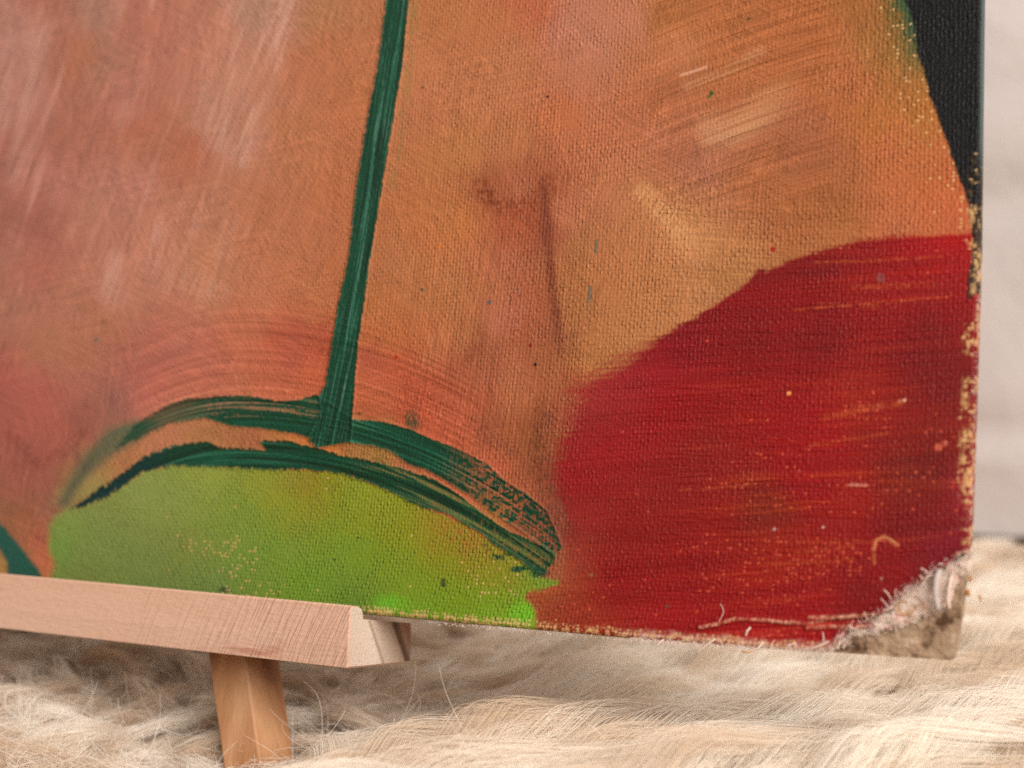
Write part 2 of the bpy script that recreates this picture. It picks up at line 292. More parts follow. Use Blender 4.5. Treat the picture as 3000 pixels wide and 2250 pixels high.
    softw = 8+30*sst(2000, 1800, x)*sst(1480, 1380, y)+9*sst(1480, 1560, y)*sst(1800, 1700, x)
    br = strokes(y+0.07*x, x, 7, 200, 1); br2 = strokes(y+0.09*x, x, 26, 380, 4)
    rd = field(x+60*n1, y+26*n2, REDC, 85)*0.88
    stk = sst(softw, -softw, e + 1.9*softw*(0.8*(br if True else 0)+0.6*strokes(y+0.55*x, x, 9, 110, 2)*sst(2000, 1800, x)))
    rd = rd*(1+0.30*br*sst(1750, 2000, x)+0.26*br2+0.16*strokes(y+.5*x, x, 7, 90, 6)*sst(2000, 1800, x))[..., None]
    ors = 0.36*np.clip(br2+0.6*br-0.18, 0, 1)*sst(1900, 2200, x)*(0.5+1.2*sst(1050, 1200, y))
    rd = rd*(1-np.clip(ors*1.7, 0, .6)[..., None])+np.clip(ors*1.7, 0, .6)[..., None]*s2l((186, 78, 44)).astype(np.float32)
    for P, wd, s_ in (([(2330, 908), (2500, 893), (2790, 868)], 6, .6), ([(2380, 768), (2540, 764), (2760, 752)], 6, .55), ([(2400, 890), (2620, 902)], 8, .3), ([(2500, 842), (2740, 832)], 13, .4),
                      ([(2370, 1305), (2520, 1282), (2600, 1270)], 7, .5), ([(2420, 1222), (2520, 1200), (2640, 1180)], 16, .5), ([(1990, 1434), (2100, 1430), (2200, 1418)], 6, .45), ([(2330, 1620), (2500, 1600)], 9, .4), ([(2230, 1655), (2500, 1640)], 9, .35), ([(2280, 1590), (2560, 1585)], 9, .3)):
        a = sst(wd, wd*.2, dline(x, y+3*nv, P))*s_*.55*np.clip(.6+3*fbm(x/14, y/6, 3), 0, 1)
        rd = rd*(1-a[..., None])+a[..., None]*s2l((206, 104, 60)).astype(np.float32)
    over(rd, stk)
    red = stk
    relief += 1.0*br*red; amp = amp*(1-red)+0.75*red
    bare = np.maximum(bare, red*np.clip(0.003+0.55*np.clip(br2-0.03+0.5*br, 0, 1)*sst(1700, 2300, x)*sst(1100, 1250, y), 0, .55))
    for cx, cy, rx, ry, s_ in ((2560, 1205, 110, 34, .5), (2400, 1640, 260, 50, .45), (2200, 1700, 230, 45, .35), (2120, 1422, 140, 16, .6), (2480, 1420, 120, 14, .5), (2250, 1600, 380, 20, .45), (2330, 1735, 170, 14, .35), (2080, 1600, 150, 40, .2), (1700, 1770, 90, 40, .45), (2620, 1390, 160, 26, .25), (2500, 1490, 200, 18, .3)):
        bare = np.maximum(bare, .55*red*s_*sst(1.2, .2, ((x-cx)/rx)**2+((y-cy)/ry)**2))
    ru = s2l((190, 76, 46)).astype(np.float32)
    under = under*(1-red[..., None])+ru*red[..., None]
    # black corner with its green soft shoulder
    e = sdpoly(x+7*nf+6*nv, y+8*nf2, BLACK)
    gsh = sst(95, 5, e+55*(nf+nv))*sst(330, 60, y)
    over(s2l((66, 84, 44)), gsh*0.75)
    over(s2l((44, 72, 50)), sst(44, 2, e+40*nf)*sst(230, 60, y)*0.9)
    bk = sst(4, -4, e)
    over(s2l((27, 25, 21))*(1+0.9*fbm(x/12, y/12, 6))[..., None], bk)
    over(s2l((58, 44, 36)), bk*sst(560, 700, y)*0.85)
    bare = np.where(bk > .5, 0.0, bare)
    mot = sst(120, 20, e)*(1-bk)*sst(800, 600, y)*(1-red)
    bare = np.maximum(bare, 0.15*mot)
    under = under*(1-(bk*0.8)[..., None])+s2l((96, 84, 62)).astype(np.float32)*(bk*0.8)[..., None]
    # green form
    e = sdpoly(x+9*nf+5*nv, y+9*nf2+4*nv, GREEN)
    gr = field(x+90*n1+8*nf, y+50*n2, GRNC, 72)*(1+0.14*fbm(x/16, y/16, 7)+0.10*nv)[..., None]
    blurleft = sst(500, 150, x)
    gm = sst(6+10*blurleft, -6-10*blurleft, e+14*nv*sst(1200, 1500, x))
    gr = gr*0.80+0.20*s2l((132, 140, 48)).astype(np.float32)*(1+.3*nf)[..., None]
    over(gr, gm); amp = amp*(1-gm)+1.25*gm
    gsc = gm*sst(1180, 1420, x)*sst(1690, 1560, y)
    over(s2l((160, 92, 44)), np.clip(gsc*(0.18+2.0*fbm(x/11, y/11, 4)), 0, .6))
    over(s2l((98, 186, 40)), gm*np.maximum(sst(1.3, .2, np.hypot((x-1140+26*nf+10*nv)/58, (y-1768+20*nf2)/32)), sst(1.3, .2, np.hypot((x-1535+30*nf+10*nv)/52, (y-1800+20*nf2)/46)))*.42)
    bare = np.where(gm > .5, 0.002, bare)
    for cx, cy, rx, ry, s_ in ((640, 1600, 130, 30, .3), (740, 1730, 130, 26, .4), (700, 1650, 70, 80, .2), (1450, 1700, 100, 70, .14)):
        bare = np.maximum(bare, gm*s_*sst(1.2, .2, ((x-cx)/rx)**2+((y-cy)/ry)**2))
    over(s2l((40, 62, 46)), sst(24, 6, np.hypot((x-655)/1.0, (y-1728)/.55))*.8)
    # far left teal
    over(s2l((42, 84, 70)), sst(8, -8, sdpoly(x, y, TEAL)+8*nf))
    # the arcs and the stalk, dark viridian laid on dry over the weave
    dk = s2l((17, 66, 46)).astype(np.float32)
    tone = lambda b_: dk*(1+1.5*b_)[..., None]+np.clip(b_-.12, 0, 1)[..., None]*s2l((110, 160, 130)).astype(np.float32)*.8
    jag = 10*nv+5*nf
    e = sdpoly(x, y+jag, ARC1L); over(s2l((96, 96, 70)), sst(26, -14, e)*(.85+.5*ba)); over(s2l((60, 92, 72)), sst(6, -10, e)*.45*sst(230, 420, x)); over(s2l((76, 74, 62)), sst(30, -6, e+16)*sst(330, 230, x)*.5)
    e = sdpoly(x+jag, y+jag, ARC1)
    dry = sst(1270, 1500, x)
    hole = sst(.02, .16, ba+0.35*nv-0.06-0.10*sst(-10, -2, e))*sst(-2, -20, e)
    patch = hole*np.clip(sst(520, 640, x)*sst(1235-0, 1215, y)*sst(1000, 860, x)*.55+dry*1.0, 0, 1)
    sp = np.clip(0.5+3.4*(fbm(x/9, y/9, 3)+.35*ba), 0, 1)
    m1 = sst(3, -3, e)*(1-.85*np.clip(patch, 0, 1))*(1-dry*.75*sst(.35, .75, sp))*(.80+.2*sst(500, 640, x))
    over(tone(ba), m1)
    e = sdpoly(x+jag, y+1.5*jag, ARC2)
    over(s2l((84, 104, 42)), sst(6, -6, e)*sst(1000, 1200, x)*np.clip(.75+1.5*nf, 0, 1)*.8)
    over(s2l((96, 50, 38)), sst(60, 6, dline(x+12*nf+6*nv, y, [(1590, 1200), (1570, 1330), (1600, 1420), (1630, 1480), (1655, 1560)]))*.42*np.clip(.6+3*fbm(x/12, y/16, 3), 0, 1.2))
    m2 = sst(3, -3, e)*(1-.7*sst(.05, .2, ba-0.05)*sst(-24, -6, -np.abs(e+22))*sst(1000, 1150, x))*(1-.5*sst(1330, 1480, x)*sst(.4, .8, sp)*sst(-6, -16, e))
    over(tone(ba)*0.9, m2)
    over(s2l((110, 120, 48)), m2*np.clip(ba-.10, 0, 1)*3.0*sst(1050, 1250, x))
    over(s2l((26, 48, 54)), m2*sst(560, 380, x)*.6)
    for cx, cy, rx, ry, s_ in ((1450, 1634, 13, 8, 1), (1470, 1634, 10, 8, 1), (1486, 1624, 16, 7, .9), (1518, 1668, 24, 9, 1), (1580, 1680, 30, 14, .9), (1545, 1662, 14, 10, .8), (1206, 1228, 22, 28, .75), (1218, 1245, 16, 14, .5), (1420, 1598, 10, 7, .5), (1428, 1612, 8, 6, .5)):
        e = np.hypot((x-cx+jag*.6)/rx, (y-cy+jag*.6)/ry)
        over(dk, sst(1.25, .75, e)*s_*np.clip(.75+2*nv, 0, 1))
    e = sdpoly(x+7*nv+4*np.abs(fbm(x/30, y/17, 5))*2*sst(1130, 1020, x-0.0*y), y, STEM)
    stq = x+0.150*y+0.00002*y*y
    bst = strokes(stq, y, 4.5, 190, 2)
    ms = sst(2.5, -2.5, e)
    over(dk*(1+1.3*bst)[..., None]+np.clip(bst-.10, 0, 1)[..., None]*s2l((130, 170, 150)).astype(np.float32)*.9, ms)
    over(s2l((14, 44, 34)), ms*sst(13, 3, np.abs(x-(1165-0.118*y-0.00002*y*y))) *sst(330, 400, y)*sst(640, 540, y)*.8)
    # faint green drag to the right of the stalk
    over(s2l((132, 116, 66)), sst(22, 4, dline(x, y, [(1215, 10), (1200, 180), (1185, 300), (1160, 470), (1148, 560)]))*.42*np.clip(.45+3.0*fbm(x/8, y/22, 2), 0, 1))
    over(s2l((60, 96, 60)), sst(14, 3, dline(x, y, [(1212, 40), (1206, 100)]))*.4*np.clip(.45+3.0*fbm(x/6, y/14, 2), 0, 1))
    thick = np.maximum(np.maximum(ms, m1*.7), m2*.7)
    lip = lambda e_: np.exp(-(e_/4.0)**2)
    amp = amp*(1-.6*thick); relief += 1.6*lip(e)+1.1*lip(sdpoly(x+jag, y+1.5*jag, ARC2))+1.0*lip(sdpoly(x+jag, y+jag, ARC1)); relief += 3.2*bst*ms+1.3*ba*np.maximum(m1, m2)+1.0*thick*.6
    bare = np.where(thick > .5, 0, bare)
    # specks
    for cx, cy, r, col in ((1604, 283, 5, (40, 25, 24)), (1237, 256, 4, (70, 60, 50)), (1568, 1068, 6, (34, 28, 30)), (1433, 886, 7, (84, 84, 84)), (1517, 848, 4, (90, 84, 78)), (1522, 866, 3, (60, 30, 30)), (2194, 55, 5, (60, 62, 40)), (2085, 272, 8, (70, 80, 40)), (2078, 282, 7, (80, 88, 44)),
                           (1160, 1046, 6, (170, 30, 26)), (2265, 730, 9, (150, 40, 30)), (880, 1405, 3, (50, 44, 30)), (1236, 850, 6, (86, 80, 60)), (1052, 1212, 5, (90, 60, 44)), (281, 995, 8, (120, 104, 84)), (2312, 1152, 7, (226, 150, 80)), (2580, 814, 16, (126, 60, 58)), (1553, 1012, 7, (130, 50, 34)), (1290, 720, 9, (196, 110, 50)), (1955, 1776, 6, (90, 70, 64)), (1733, 1685, 6, (120, 90, 50)),
                           (2268, 1550, 5, (170, 140, 134)), (2412, 1545, 5, (190, 150, 130)), (2750, 1310, 13, (186, 84, 62)), (2770, 1298, 9, (176, 84, 70)), (2582, 1695, 5, (170, 120, 110)), (980, 1640, 4, (30, 40, 26)), (1299, 1712, 10, (70, 80, 40)), (1298, 1700, 7, (66, 70, 40)), (1048, 1575, 4, (50, 60, 30)), (2650, 1172, 6, (214, 158, 130)), (2634, 1176, 5, (200, 120, 90))):
        over(s2l(col), sst(r*1.2, r*.5, np.hypot(x-cx+2*nv, y-cy+2*nv)))
    for P, wd, col, s_ in (([(1748, 705), (1745, 740)], 6, (92, 92, 76), .8), ([(1730, 842), (1726, 880)], 7, (88, 92, 80), .85), ([(1724, 885), (1720, 905)], 5, (96, 96, 80), .5), ([(1255, 333), (1300, 362)], 4, (150, 84, 68), .5),
                            ([(2111, 1770), (2122, 1790), (2108, 1822)], 4, (190, 90, 84), .5), ([(2560, 1610), (2566, 1585), (2590, 1572), (2630, 1596)], 9, (208, 110, 70), .7), ([(2560, 1625), (2562, 1650)], 8, (176, 98, 60), .6), ([(2540, 1422), (2490, 1420)], 6, (206, 140, 120), .6)):
        over(s2l(col), sst(wd, wd*.3, dline(x, y, P))*s_)
    # folded strips near the torn corner: pale thread lines that stand a little proud
    for P, wd in (([(2050, 1838), (2100, 1828), (2150, 1814), (2230, 1816), (2300, 1824), (2370, 1826), (2440, 1812), (2570, 1803)], 7), ([(2365, 1840), (2430, 1836), (2500, 1838), (2565, 1832)], 8), ([(2370, 1810), (2470, 1806), (2560, 1800)], 7)):
        d = dline(x, y+3*nv, P); a = sst(wd, wd*.4, d)*np.clip(.55+2.2*fbm(x/7, y/7, 5), 0, 1)
        over(s2l((216, 156, 124)), a*np.clip(.25+2.6*(fbm(x/30, y/20, 2)+.25), 0, .85)); relief += 2.4*sst(wd*2, 0, d)
    # worn lower edge and right edge
    return c, under, np.clip(bare, 0, 1), relief, np.clip(amp, 0, 2)
#PAINT-END

# ------------------------------------------------------------------ the painting
st, ct = math.sin(TILT), math.cos(TILT)
def on_board(s, wv, depth=0.0):
    """canvas coordinates (along the lower edge, up the face, behind the face) -> world millimetres"""
    return np.stack([s+0*wv, wv*st+depth*ct, wv*ct-depth*st], -1)
def to_photo(P):
    d = P-CAM; z = d@Fv
    return 1500+FPX*(d@Rv)/z, 1125-FPX*(d@Uv)/z
def from_photo(px, py):
    d = Fv*FPX+Rv*(px-1500)+Uv*(1125-py); n = np.array([0, ct, -st]); k = -(CAM@n)/(d@n); P = CAM+k*d
    return P[0], P[1]*st+P[2]*ct
def right_edge(wv): return np.interp(wv, [-5, 0.6, 8, 17.6, 40, 69, 116, 200], [-0.6, -0.4, 0.7, 1.13, 1.1, .95, -.18, -1.2])
def lower_edge(s): return np.interp(s, [-250, -116, -54, -21, 0], [-0.75, -0.71, -0.55, 0.15, 0.6])
RAD = 0.8
def fold(a):
    """distance past the edge -> (how far out, how far back) round the board's edge"""
    a0 = -RAD; phi = np.clip((a-a0)/RAD, 0, math.pi/2)
    out = np.where(a < a0, a, a0+RAD*np.sin(phi)); back = np.where(a < a0, 0, RAD*(1-np.cos(phi)))+np.maximum(0, a-a0-RAD*math.pi/2)
    return out, back

painting = empty('painting', (-100, 0, 0), 'unframed flesh, red and green painting on canvas board with a torn corner', 'painting')

aa = np.concatenate([np.arange(-330, -258, 6.0), np.arange(-258, -1.2, 0.215), np.arange(-1.2, 2.2, 0.16)])
bb = np.concatenate([np.arange(-2.0, 1.2, 0.16), np.arange(1.2, 152, 0.20), np.arange(152, 236, 6.0)])
Ag, Bg = np.meshgrid(aa, bb)
oa, da = fold(Ag); ob, db = fold(-Bg)
Sg = right_edge(Bg)+oa; Wg = lower_edge(Ag)-ob
flatS = right_edge(Bg)+Ag; flatW = lower_edge(Ag)+Bg
PX, PY = to_photo(on_board(flatS, flatW))
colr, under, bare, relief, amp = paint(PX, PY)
torn = [(2852,1612),(2814,1634),(2768,1660),(2732,1678),(2712,1706),(2678,1719),(2642,1746),(2624,1756),(2619,1771),(2626,1786),(2588,1798),(2560,1806),(2562,1832),(2497,1845),(2470,1866),(2446,1893),(2405,1903),(2390,1990),(3000,1990),(3000,1560)]
jn = 5*fbm(PX/9, PY/9, 4)+9*fbm(PX/24, PY/24, 2)
te = sdpoly(PX+jn*1.5, PY+jn*1.5, torn)
# worn thread tops along both edges; the lower turned-over strip has its olive shadow line painted in
tan = s2l((206, 164, 108)).astype(np.float32)
eb = sst(2.3, 1.2, Bg+.9*fbm(Ag/1.6, Bg/1.6, 4))*(PX > 1050)
bare = np.maximum(bare, np.where(PX < 1600, .80, .55)*eb*sst(-.4, .2, Bg))
er = sst(-2.6, -1.0, Ag+1.6*fbm(Bg/5, Ag/5, 2))
wear = np.clip(1.3*sst(430, 650, PY)*(.25+3.4*(fbm(PX/60, PY/40, 3)+.05)), 0, .9)
bare = np.maximum(bare, er*wear)
bl_ = fbm(PX/11, PY/13, 6)+.35*fbm(PX/5, PY/5, 2)
we = er*wear*sst(-.02, .10, bl_+.18*(wear-.5)); wb_ = sst(1.9, .7, Bg)*(PX > 1050)*sst(-.5, .1, Bg)*sst(.0, .09, bl_+.02)
wtot = np.clip(np.maximum(we, .85*wb_), 0, 1)[..., None]*.85
colr = colr*(1-wtot)+s2l((204, 158, 104)).astype(np.float32)*(1+.8*fbm(PX/6, PY/6, 4))[..., None]*wtot
bare = np.where(er*wear > .3, bare*.35, bare)
under = np.where(((eb > .1) | (er > .1))[..., None], tan*(0.9+0.5*fbm(PX/12, PY/12, 1))[..., None], under)
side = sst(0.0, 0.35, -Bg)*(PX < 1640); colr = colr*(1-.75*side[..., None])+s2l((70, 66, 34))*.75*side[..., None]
sd2 = sst(-0.55, 0.1, Ag)*sst(560, 380, PY); colr = colr*(1-sd2[..., None])+s2l((72, 84, 84))*sd2[..., None]
pb = sst(2.2, .6, Bg+1.2*fbm(Ag/2.2, Bg, 3))*sst(1780, 1900, PX)*np.clip(.5+2*fbm(PX/9, PY/9, 3), 0, 1); colr = colr*(1-.85*pb[..., None])+s2l((214, 176, 156))*.85*pb[..., None]
pal = sst(16, 2, te)*np.clip(.35+2.4*fbm(PX/8, PY/8, 6), 0, 1)
colr = colr*(1-.9*pal[..., None])+s2l((222, 186, 172))*.9*pal[..., None]
lift = 0.7*sst(30, 0, te)*(0.5+1.2*(fbm(PX/30, PY/30, 5)+.4))
depth = np.maximum(da, db)-0.010*np.clip(relief, -1, 6)-lift*sst(0.5, 3.0, Bg)
Pg = on_board(Sg, Wg, depth)
fc = lambda G: (G[:-1, :-1]+G[1:, 1:]+G[:-1, 1:]+G[1:, :-1])/4
keep = (fc(te) > 0)

m = Nodes('oil_paint_on_canvas', rough=0.42, spec=0.16)
uv = m.attr('canvas_mm', 'Vector'); sep = m.n('ShaderNodeSeparateXYZ'); m.put(sep.inputs[0], uv)
wob = m.n('ShaderNodeTexNoise'); wob.inputs['Scale'].default_value = 0.7; wob.inputs['Detail'].default_value = 3; m.put(wob.inputs['Vector'], uv)
sw = m.n('ShaderNodeSeparateColor'); m.put(sw.inputs[0], wob.outputs['Color'])
PITCH = 0.78
ii = m.math('MULTIPLY_ADD', sep.outputs[0], 1/PITCH, m.math('MULTIPLY', sw.outputs[0], 1.15))
jj = m.math('MULTIPLY_ADD', sep.outputs[1], 1/PITCH, m.math('MULTIPLY', sw.outputs[1], 1.0))
H = m.math('MULTIPLY', m.math('SINE', m.math('MULTIPLY', ii, math.pi)), m.math('SINE', m.math('MULTIPLY', jj, math.pi)))
Hp = m.math('POWER', m.math('ABSOLUTE', H), 0.6)
Hx = m.math('POWER', m.math('ABSOLUTE', m.math('SINE', m.math('MULTIPLY', ii, math.pi))), 0.75)
cj = m.n('ShaderNodeCombineXYZ'); m.put(cj.inputs[0], m.math('FLOOR', ii)); m.put(cj.inputs[1], m.math('FLOOR', jj)); cj.inputs[2].default_value = 7.3
wr = m.n('ShaderNodeTexWhiteNoise', noise_dimensions='3D'); m.put(wr.inputs['Vector'], cj.outputs[0])
wv_ = m.math('MULTIPLY', m.math('MULTIPLY', m.math('POWER', Hp, 0.6), Hx), m.math('MULTIPLY', m.math('MULTIPLY_ADD', m.math('SIGN', H), 0.30, 0.75), m.math('MULTIPLY_ADD', wr.outputs['Value'], 0.9, 0.45)))
lump = m.noise(1.0, 3, 0.65, m.scaled(uv, (1.25, .8, 1))); fine = m.noise(4.5, 3, 0.65, uv)
patch_ = m.ramp(m.noise(0.11, 4, .6, uv), [(0.36, (.35, .35, .35)), (0.6, (1.15, 1.15, 1.15))])
wamp = m.math('MULTIPLY', m.math('MULTIPLY', m.attr('weave'), patch_), m.math('MULTIPLY_ADD', lump, 1.7, 0.20))
hh = m.math('ADD', m.math('MULTIPLY', wv_, wamp), m.math('ADD', m.math('MULTIPLY', m.attr('relief'), 1.0), m.math('MULTIPLY', fine, 0.85)))
m.bump(hh, 0.000155, 1.0)
ci = m.n('ShaderNodeCombineXYZ'); m.put(ci.inputs[0], m.math('FLOOR', ii)); m.put(ci.inputs[1], m.math('FLOOR', jj))
wn = m.n('ShaderNodeTexWhiteNoise', noise_dimensions='2D'); m.put(wn.inputs['Vector'], ci.outputs[0])
peak = m.n('ShaderNodeMapRange', interpolation_type='SMOOTHSTEP'); m.put(peak.inputs[0], m.math('ADD', m.math('ABSOLUTE', H), m.math('MULTIPLY_ADD', m.noise(1.9, 2, .6, uv), 1.6, -0.85)))
peak.inputs[1].default_value = 0.30; peak.inputs[2].default_value = 0.62
on = m.math('LESS_THAN', wn.outputs['Value'], m.attr('bare'))
dots = m.math('MULTIPLY', m.math('MULTIPLY', on, peak.outputs[0]), m.math('MULTIPLY_ADD', wn.outputs['Value'], 0.0, 0.62))
base = m.mix(dots, m.attr('paint', 'Color'), m.attr('thread', 'Color'))
tint = m.math('MULTIPLY_ADD', m.noise(2.2, 5, 0.75, uv), 0.7, 0.65)
cc = m.n('ShaderNodeCombineColor'); [m.put(cc.inputs[k], tint) for k in range(3)]
canvas_mat = m.color(m.mix(1.0, base, cc.outputs[0], 'MULTIPLY'))
m.put(m.b.inputs['Roughness'], m.math('MULTIPLY_ADD', lump, 0.25, 0.26))

cv = grid_mesh('painted_canvas', Pg, canvas_mat, painting, keep)
me = cv.data
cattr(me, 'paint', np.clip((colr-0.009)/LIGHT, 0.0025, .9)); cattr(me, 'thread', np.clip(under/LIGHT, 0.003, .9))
fattr(me, 'bare', bare); fattr(me, 'relief', relief); fattr(me, 'weave', amp)
vattr(me, 'canvas_mm', np.stack([Ag, Bg, 0*Ag], -1))

# grey pulp board behind the canvas, bare where the corner is torn
m = Nodes('grey_pulp_board', 0.9, 0.15)
n_ = m.noise(260, 5, 0.7); n2_ = m.noise(900, 3, 0.6, m.scaled(m.obj(), (1, 1, 1.6)))
col = m.ramp(n_, [(0.36, A4((84, 60, 40))), (0.45, A4((150, 120, 94))), (0.62, A4((170, 142, 114))), (0.78, A4((186, 160, 132)))])
m.bump(m.math('ADD', n_, m.math('MULTIPLY', n2_, .4)), 0.0010); board_mat = m.color(col)
sb = np.concatenate([np.arange(-330, -40, 10.0), np.arange(-40, 0.01, 0.35)]); wb = np.concatenate([np.arange(0, 22, 0.35), np.arange(22, 236, 10.0)])
SB, WB = np.meshgrid(sb, wb)
rc = 0.9    # worn round corner
cut = np.maximum(0, rc-np.sqrt(np.maximum(0, rc**2-np.clip(rc-WB, 0, rc)**2)))
S2 = right_edge(WB)-0.55+SB-cut*sst(-12, 0, SB); W2 = lower_edge(SB)+0.15+WB
rough = 0.9*fbm(SB/2.3, WB/1.1, 2, 4)*sst(-36, -30, SB)
front = on_board(S2, W2, 0.62+rough)
back = on_board(S2, W2, 3.3+0*S2)
ny, nx = SB.shape
V = np.concatenate([front.reshape(-1, 3), back.reshape(-1, 3)]); N = ny*nx
idx = np.arange(N).reshape(ny, nx); F = []
for I, fl in ((idx, 0), (idx+N, 1)):
    q = np.stack([I[:-1, :-1], I[:-1, 1:], I[1:, 1:], I[1:, :-1]], -1).reshape(-1, 4); F += (q[:, ::-1] if fl else q).tolist()
for e_ in (idx[0, :], idx[-1, ::-1], idx[::-1, 0], idx[:, -1]):
    for a_, b_ in zip(e_[:-1], e_[1:]): F.append([a_, a_+N, b_+N, b_])
bo = link_mesh('backing_board', V, F, board_mat, painting, smooth=False)

# the torn edge: pale ground and matted cloth between the red paint and the bare board
fz = [(2850,1600),(2808,1630),(2764,1655),(2728,1672),(2708,1700),(2674,1712),(2634,1742),(2612,1752),(2606,1772),(2612,1788),(2580,1794),(2552,1802),(2552,1828),(2490,1838),(2462,1860),(2440,1886),(2380,1900),(2400,1914),(2455,1904),(2486,1880),(2500,1866),(2565,1856),(2633,1838),(2680,1822),(2712,1806),(2741,1789),(2770,1780),(2795,1740),(2812,1690),(2852,1660)]
sf = np.arange(-34, 1.6, 0.16); wf = np.arange(-1.2, 22, 0.16); SF, WF = np.meshgrid(sf, wf)
FX, FY = to_photo(on_board(SF, WF)); jf = 18*fbm(FX/12, FY/12, 1)+10*fbm(FX/5, FY/5, 3)
fe = sdpoly(FX+jf, FY+jf, fz)
hgt = (0.30+0.9*np.clip(fbm(FX/34, FY/20, 2, 4)+.25, 0, 1)+0.16*fbm(FX/6, FY/6, 5))*sst(6, -14, fe)
PF = on_board(SF, WF, 0.45-hgt*1.15)
fcol = s2l((228, 202, 182)).astype(np.float32)*(1+.35*fbm(FX/20, FY/20, 0))[..., None]
o_ = np.clip(sst(.02, .22, fbm(FX/18, FY/18, 6))*sst(2600, 2640, FX)*sst(2760, 2700, FX)*sst(1730, 1760, FY), 0, 1)*.75
fcol = fcol*(1-o_[..., None])+s2l((186, 130, 78))*o_[..., None]
o_ = np.clip(sst(.10, .26, fbm(FX/12, FY/12, 7)), 0, 1)*.5
fcol = fcol*(1-o_[..., None])+s2l((196, 120, 118))*o_[..., None]
m = Nodes('torn_cloth_and_ground', 0.85, 0.2); n_ = m.noise(2600, 4, 0.7)
m.put(m.b.inputs['Specular IOR Level'], 0.0); m.bump(n_, 0.0005); fuzz_mat = m.color(m.attr('paint', 'Color'))
fo = grid_mesh('torn_edge', PF, fuzz_mat, painting, fc(fe) < 0)
cattr(fo.data, 'paint', np.clip(fcol/LIGHT, 0.01, .9))

def tube(pts_, rad, seg=7):
    P = np.array(pts_, float); n = len(P); rr = np.broadcast_to(np.array(rad, float), (n,)); V = []; F = []
    T = np.gradient(P, axis=0); T /= np.linalg.norm(T, axis=1)[:, None]; up = np.array([0.13, -0.97, 0.2])
    for k in range(n):
        a = np.cross(T[k], up); a /= np.linalg.norm(a)+1e-9; b = np.cross(T[k], a)
        for j in range(seg):
            th = 2*math.pi*j/seg; V.append(P[k]+rr[k]*(a*math.cos(th)+b*math.sin(th)))
    for k in range(n-1):
        for j in range(seg): F.append([k*seg+j, k*seg+(j+1) % seg, (k+1)*seg+(j+1) % seg, (k+1)*seg+j])
    F.append(list(range(seg))[::-1]); F.append([(n-1)*seg+j for j in range(seg)])
    return V, F
def smooth_path(P, n=14):
    P = np.array(P, float); t = np.linspace(0, 1, len(P)); T = np.linspace(0, 1, n)
    k = [np.interp(T, t, P[:, i]) for i in range(P.shape[1])]; Q = np.stack(k, -1)
    for _ in range(2): Q[1:-1] = (Q[:-2]+2*Q[1:-1]+Q[2:])/4
    return Q
def thread_pts(pp, d):
    Q = smooth_path([(*from_photo(a, b), dd) for (a, b), dd in zip(pp, d)]); return on_board(Q[:, 0], Q[:, 1], Q[:, 2])
def plainmat(name, c1, c2, sc_=900, rough=0.8, dist=0.0002):
    m = Nodes(name, rough, 0.03); n = m.noise(sc_, 3, .6); m.bump(n, dist)
    return m.color(m.ramp(n, [(0.3, A4(c1)), (0.7, A4(c2))]))
cloth = plainmat('bare_thread', (206, 174, 152), (226, 202, 184)); paper = plainmat('white_curl', (176, 158, 146), (192, 176, 164), 1500, 1.0, .0004)
tanth = plainmat('tan_thread', (190, 130, 86), (216, 170, 120))
V, F = tube(thread_pts([(2757,1668),(2748,1700),(2747,1745),(2752,1792)], [-.5, -1.6, -1.8, -1.0]), [0.25]+[0.52]*12+[0.2], 10); link_mesh('paper_curl', V, F, paper, painting)
V, F = tube(thread_pts([(2790,1680),(2784,1720),(2780,1750),(2784,1788)], [-.2, -.9, -1.1, -.5]), [0.12]+[0.24]*12+[0.1], 10); link_mesh('paper_curl', V, F, cloth, painting)
for pp, dd, r, mt in (([(2096,1872),(2080,1885),(2060,1900),(2044,1914)], [0, -.6, -.8, -.6], .16, cloth),
                      ([(2236,1880),(2226,1898),(2206,1908),(2188,1910)], [0, -.5, -.6, -.4], .15, cloth), ([(2212,1908),(2190,1912),(2176,1908)], [-.6, -.7, -.5], .16, tanth),
                      ([(1945,1874),(1934,1882),(1930,1892)], [0, -.4, -.5], .15, cloth), ([(2270,1876),(2262,1886),(2256,1900)], [0, -.4, -.3], .12, tanth),
                      ([(2330,1884),(2310,1892),(2300,1906)], [0, -.5, -.3], .12, cloth), ([(2430,1880),(2400,1894),(2378,1902),(2350,1906)], [-.2, -.7, -.8, -.4], .14, cloth),
                      ([(2185,1862),(2190,1850),(2200,1838)], [0, -.4, -.2], .2, cloth), ([(2410,1852),(2415,1870),(2410,1890)], [0, -.3, -.1], .09, cloth),
                      ([(2612,1756),(2604,1740),(2592,1728)], [-.3, -.7, -.8], .10, cloth), ([(2630,1752),(2624,1738),(2628,1726)], [-.3, -.7, -.8], .08, cloth),
                      ([(2111,1768),(2122,1790),(2116,1806),(2106,1822)], [-.12, -.2, -.2, -.1], .05, cloth), ([(2561,1612),(2564,1590),(2576,1575),(2600,1574),(2626,1592)], [-.05, -.15, -.2, -.15, -.05], .06, tanth)):
    V, F = tube(thread_pts(pp, dd), r, 6); link_mesh('loose_thread', V, F, mt, painting)
gt = np.random.default_rng(12); TL = smooth_path([(a, b) for a, b in ((2840,1628),(2800,1648),(2764,1664),(2728,1682),(2700,1712),(2664,1730),(2630,1756),(2612,1778),(2584,1802),(2552,1822),(2500,1850),(2462,1874))], 60)
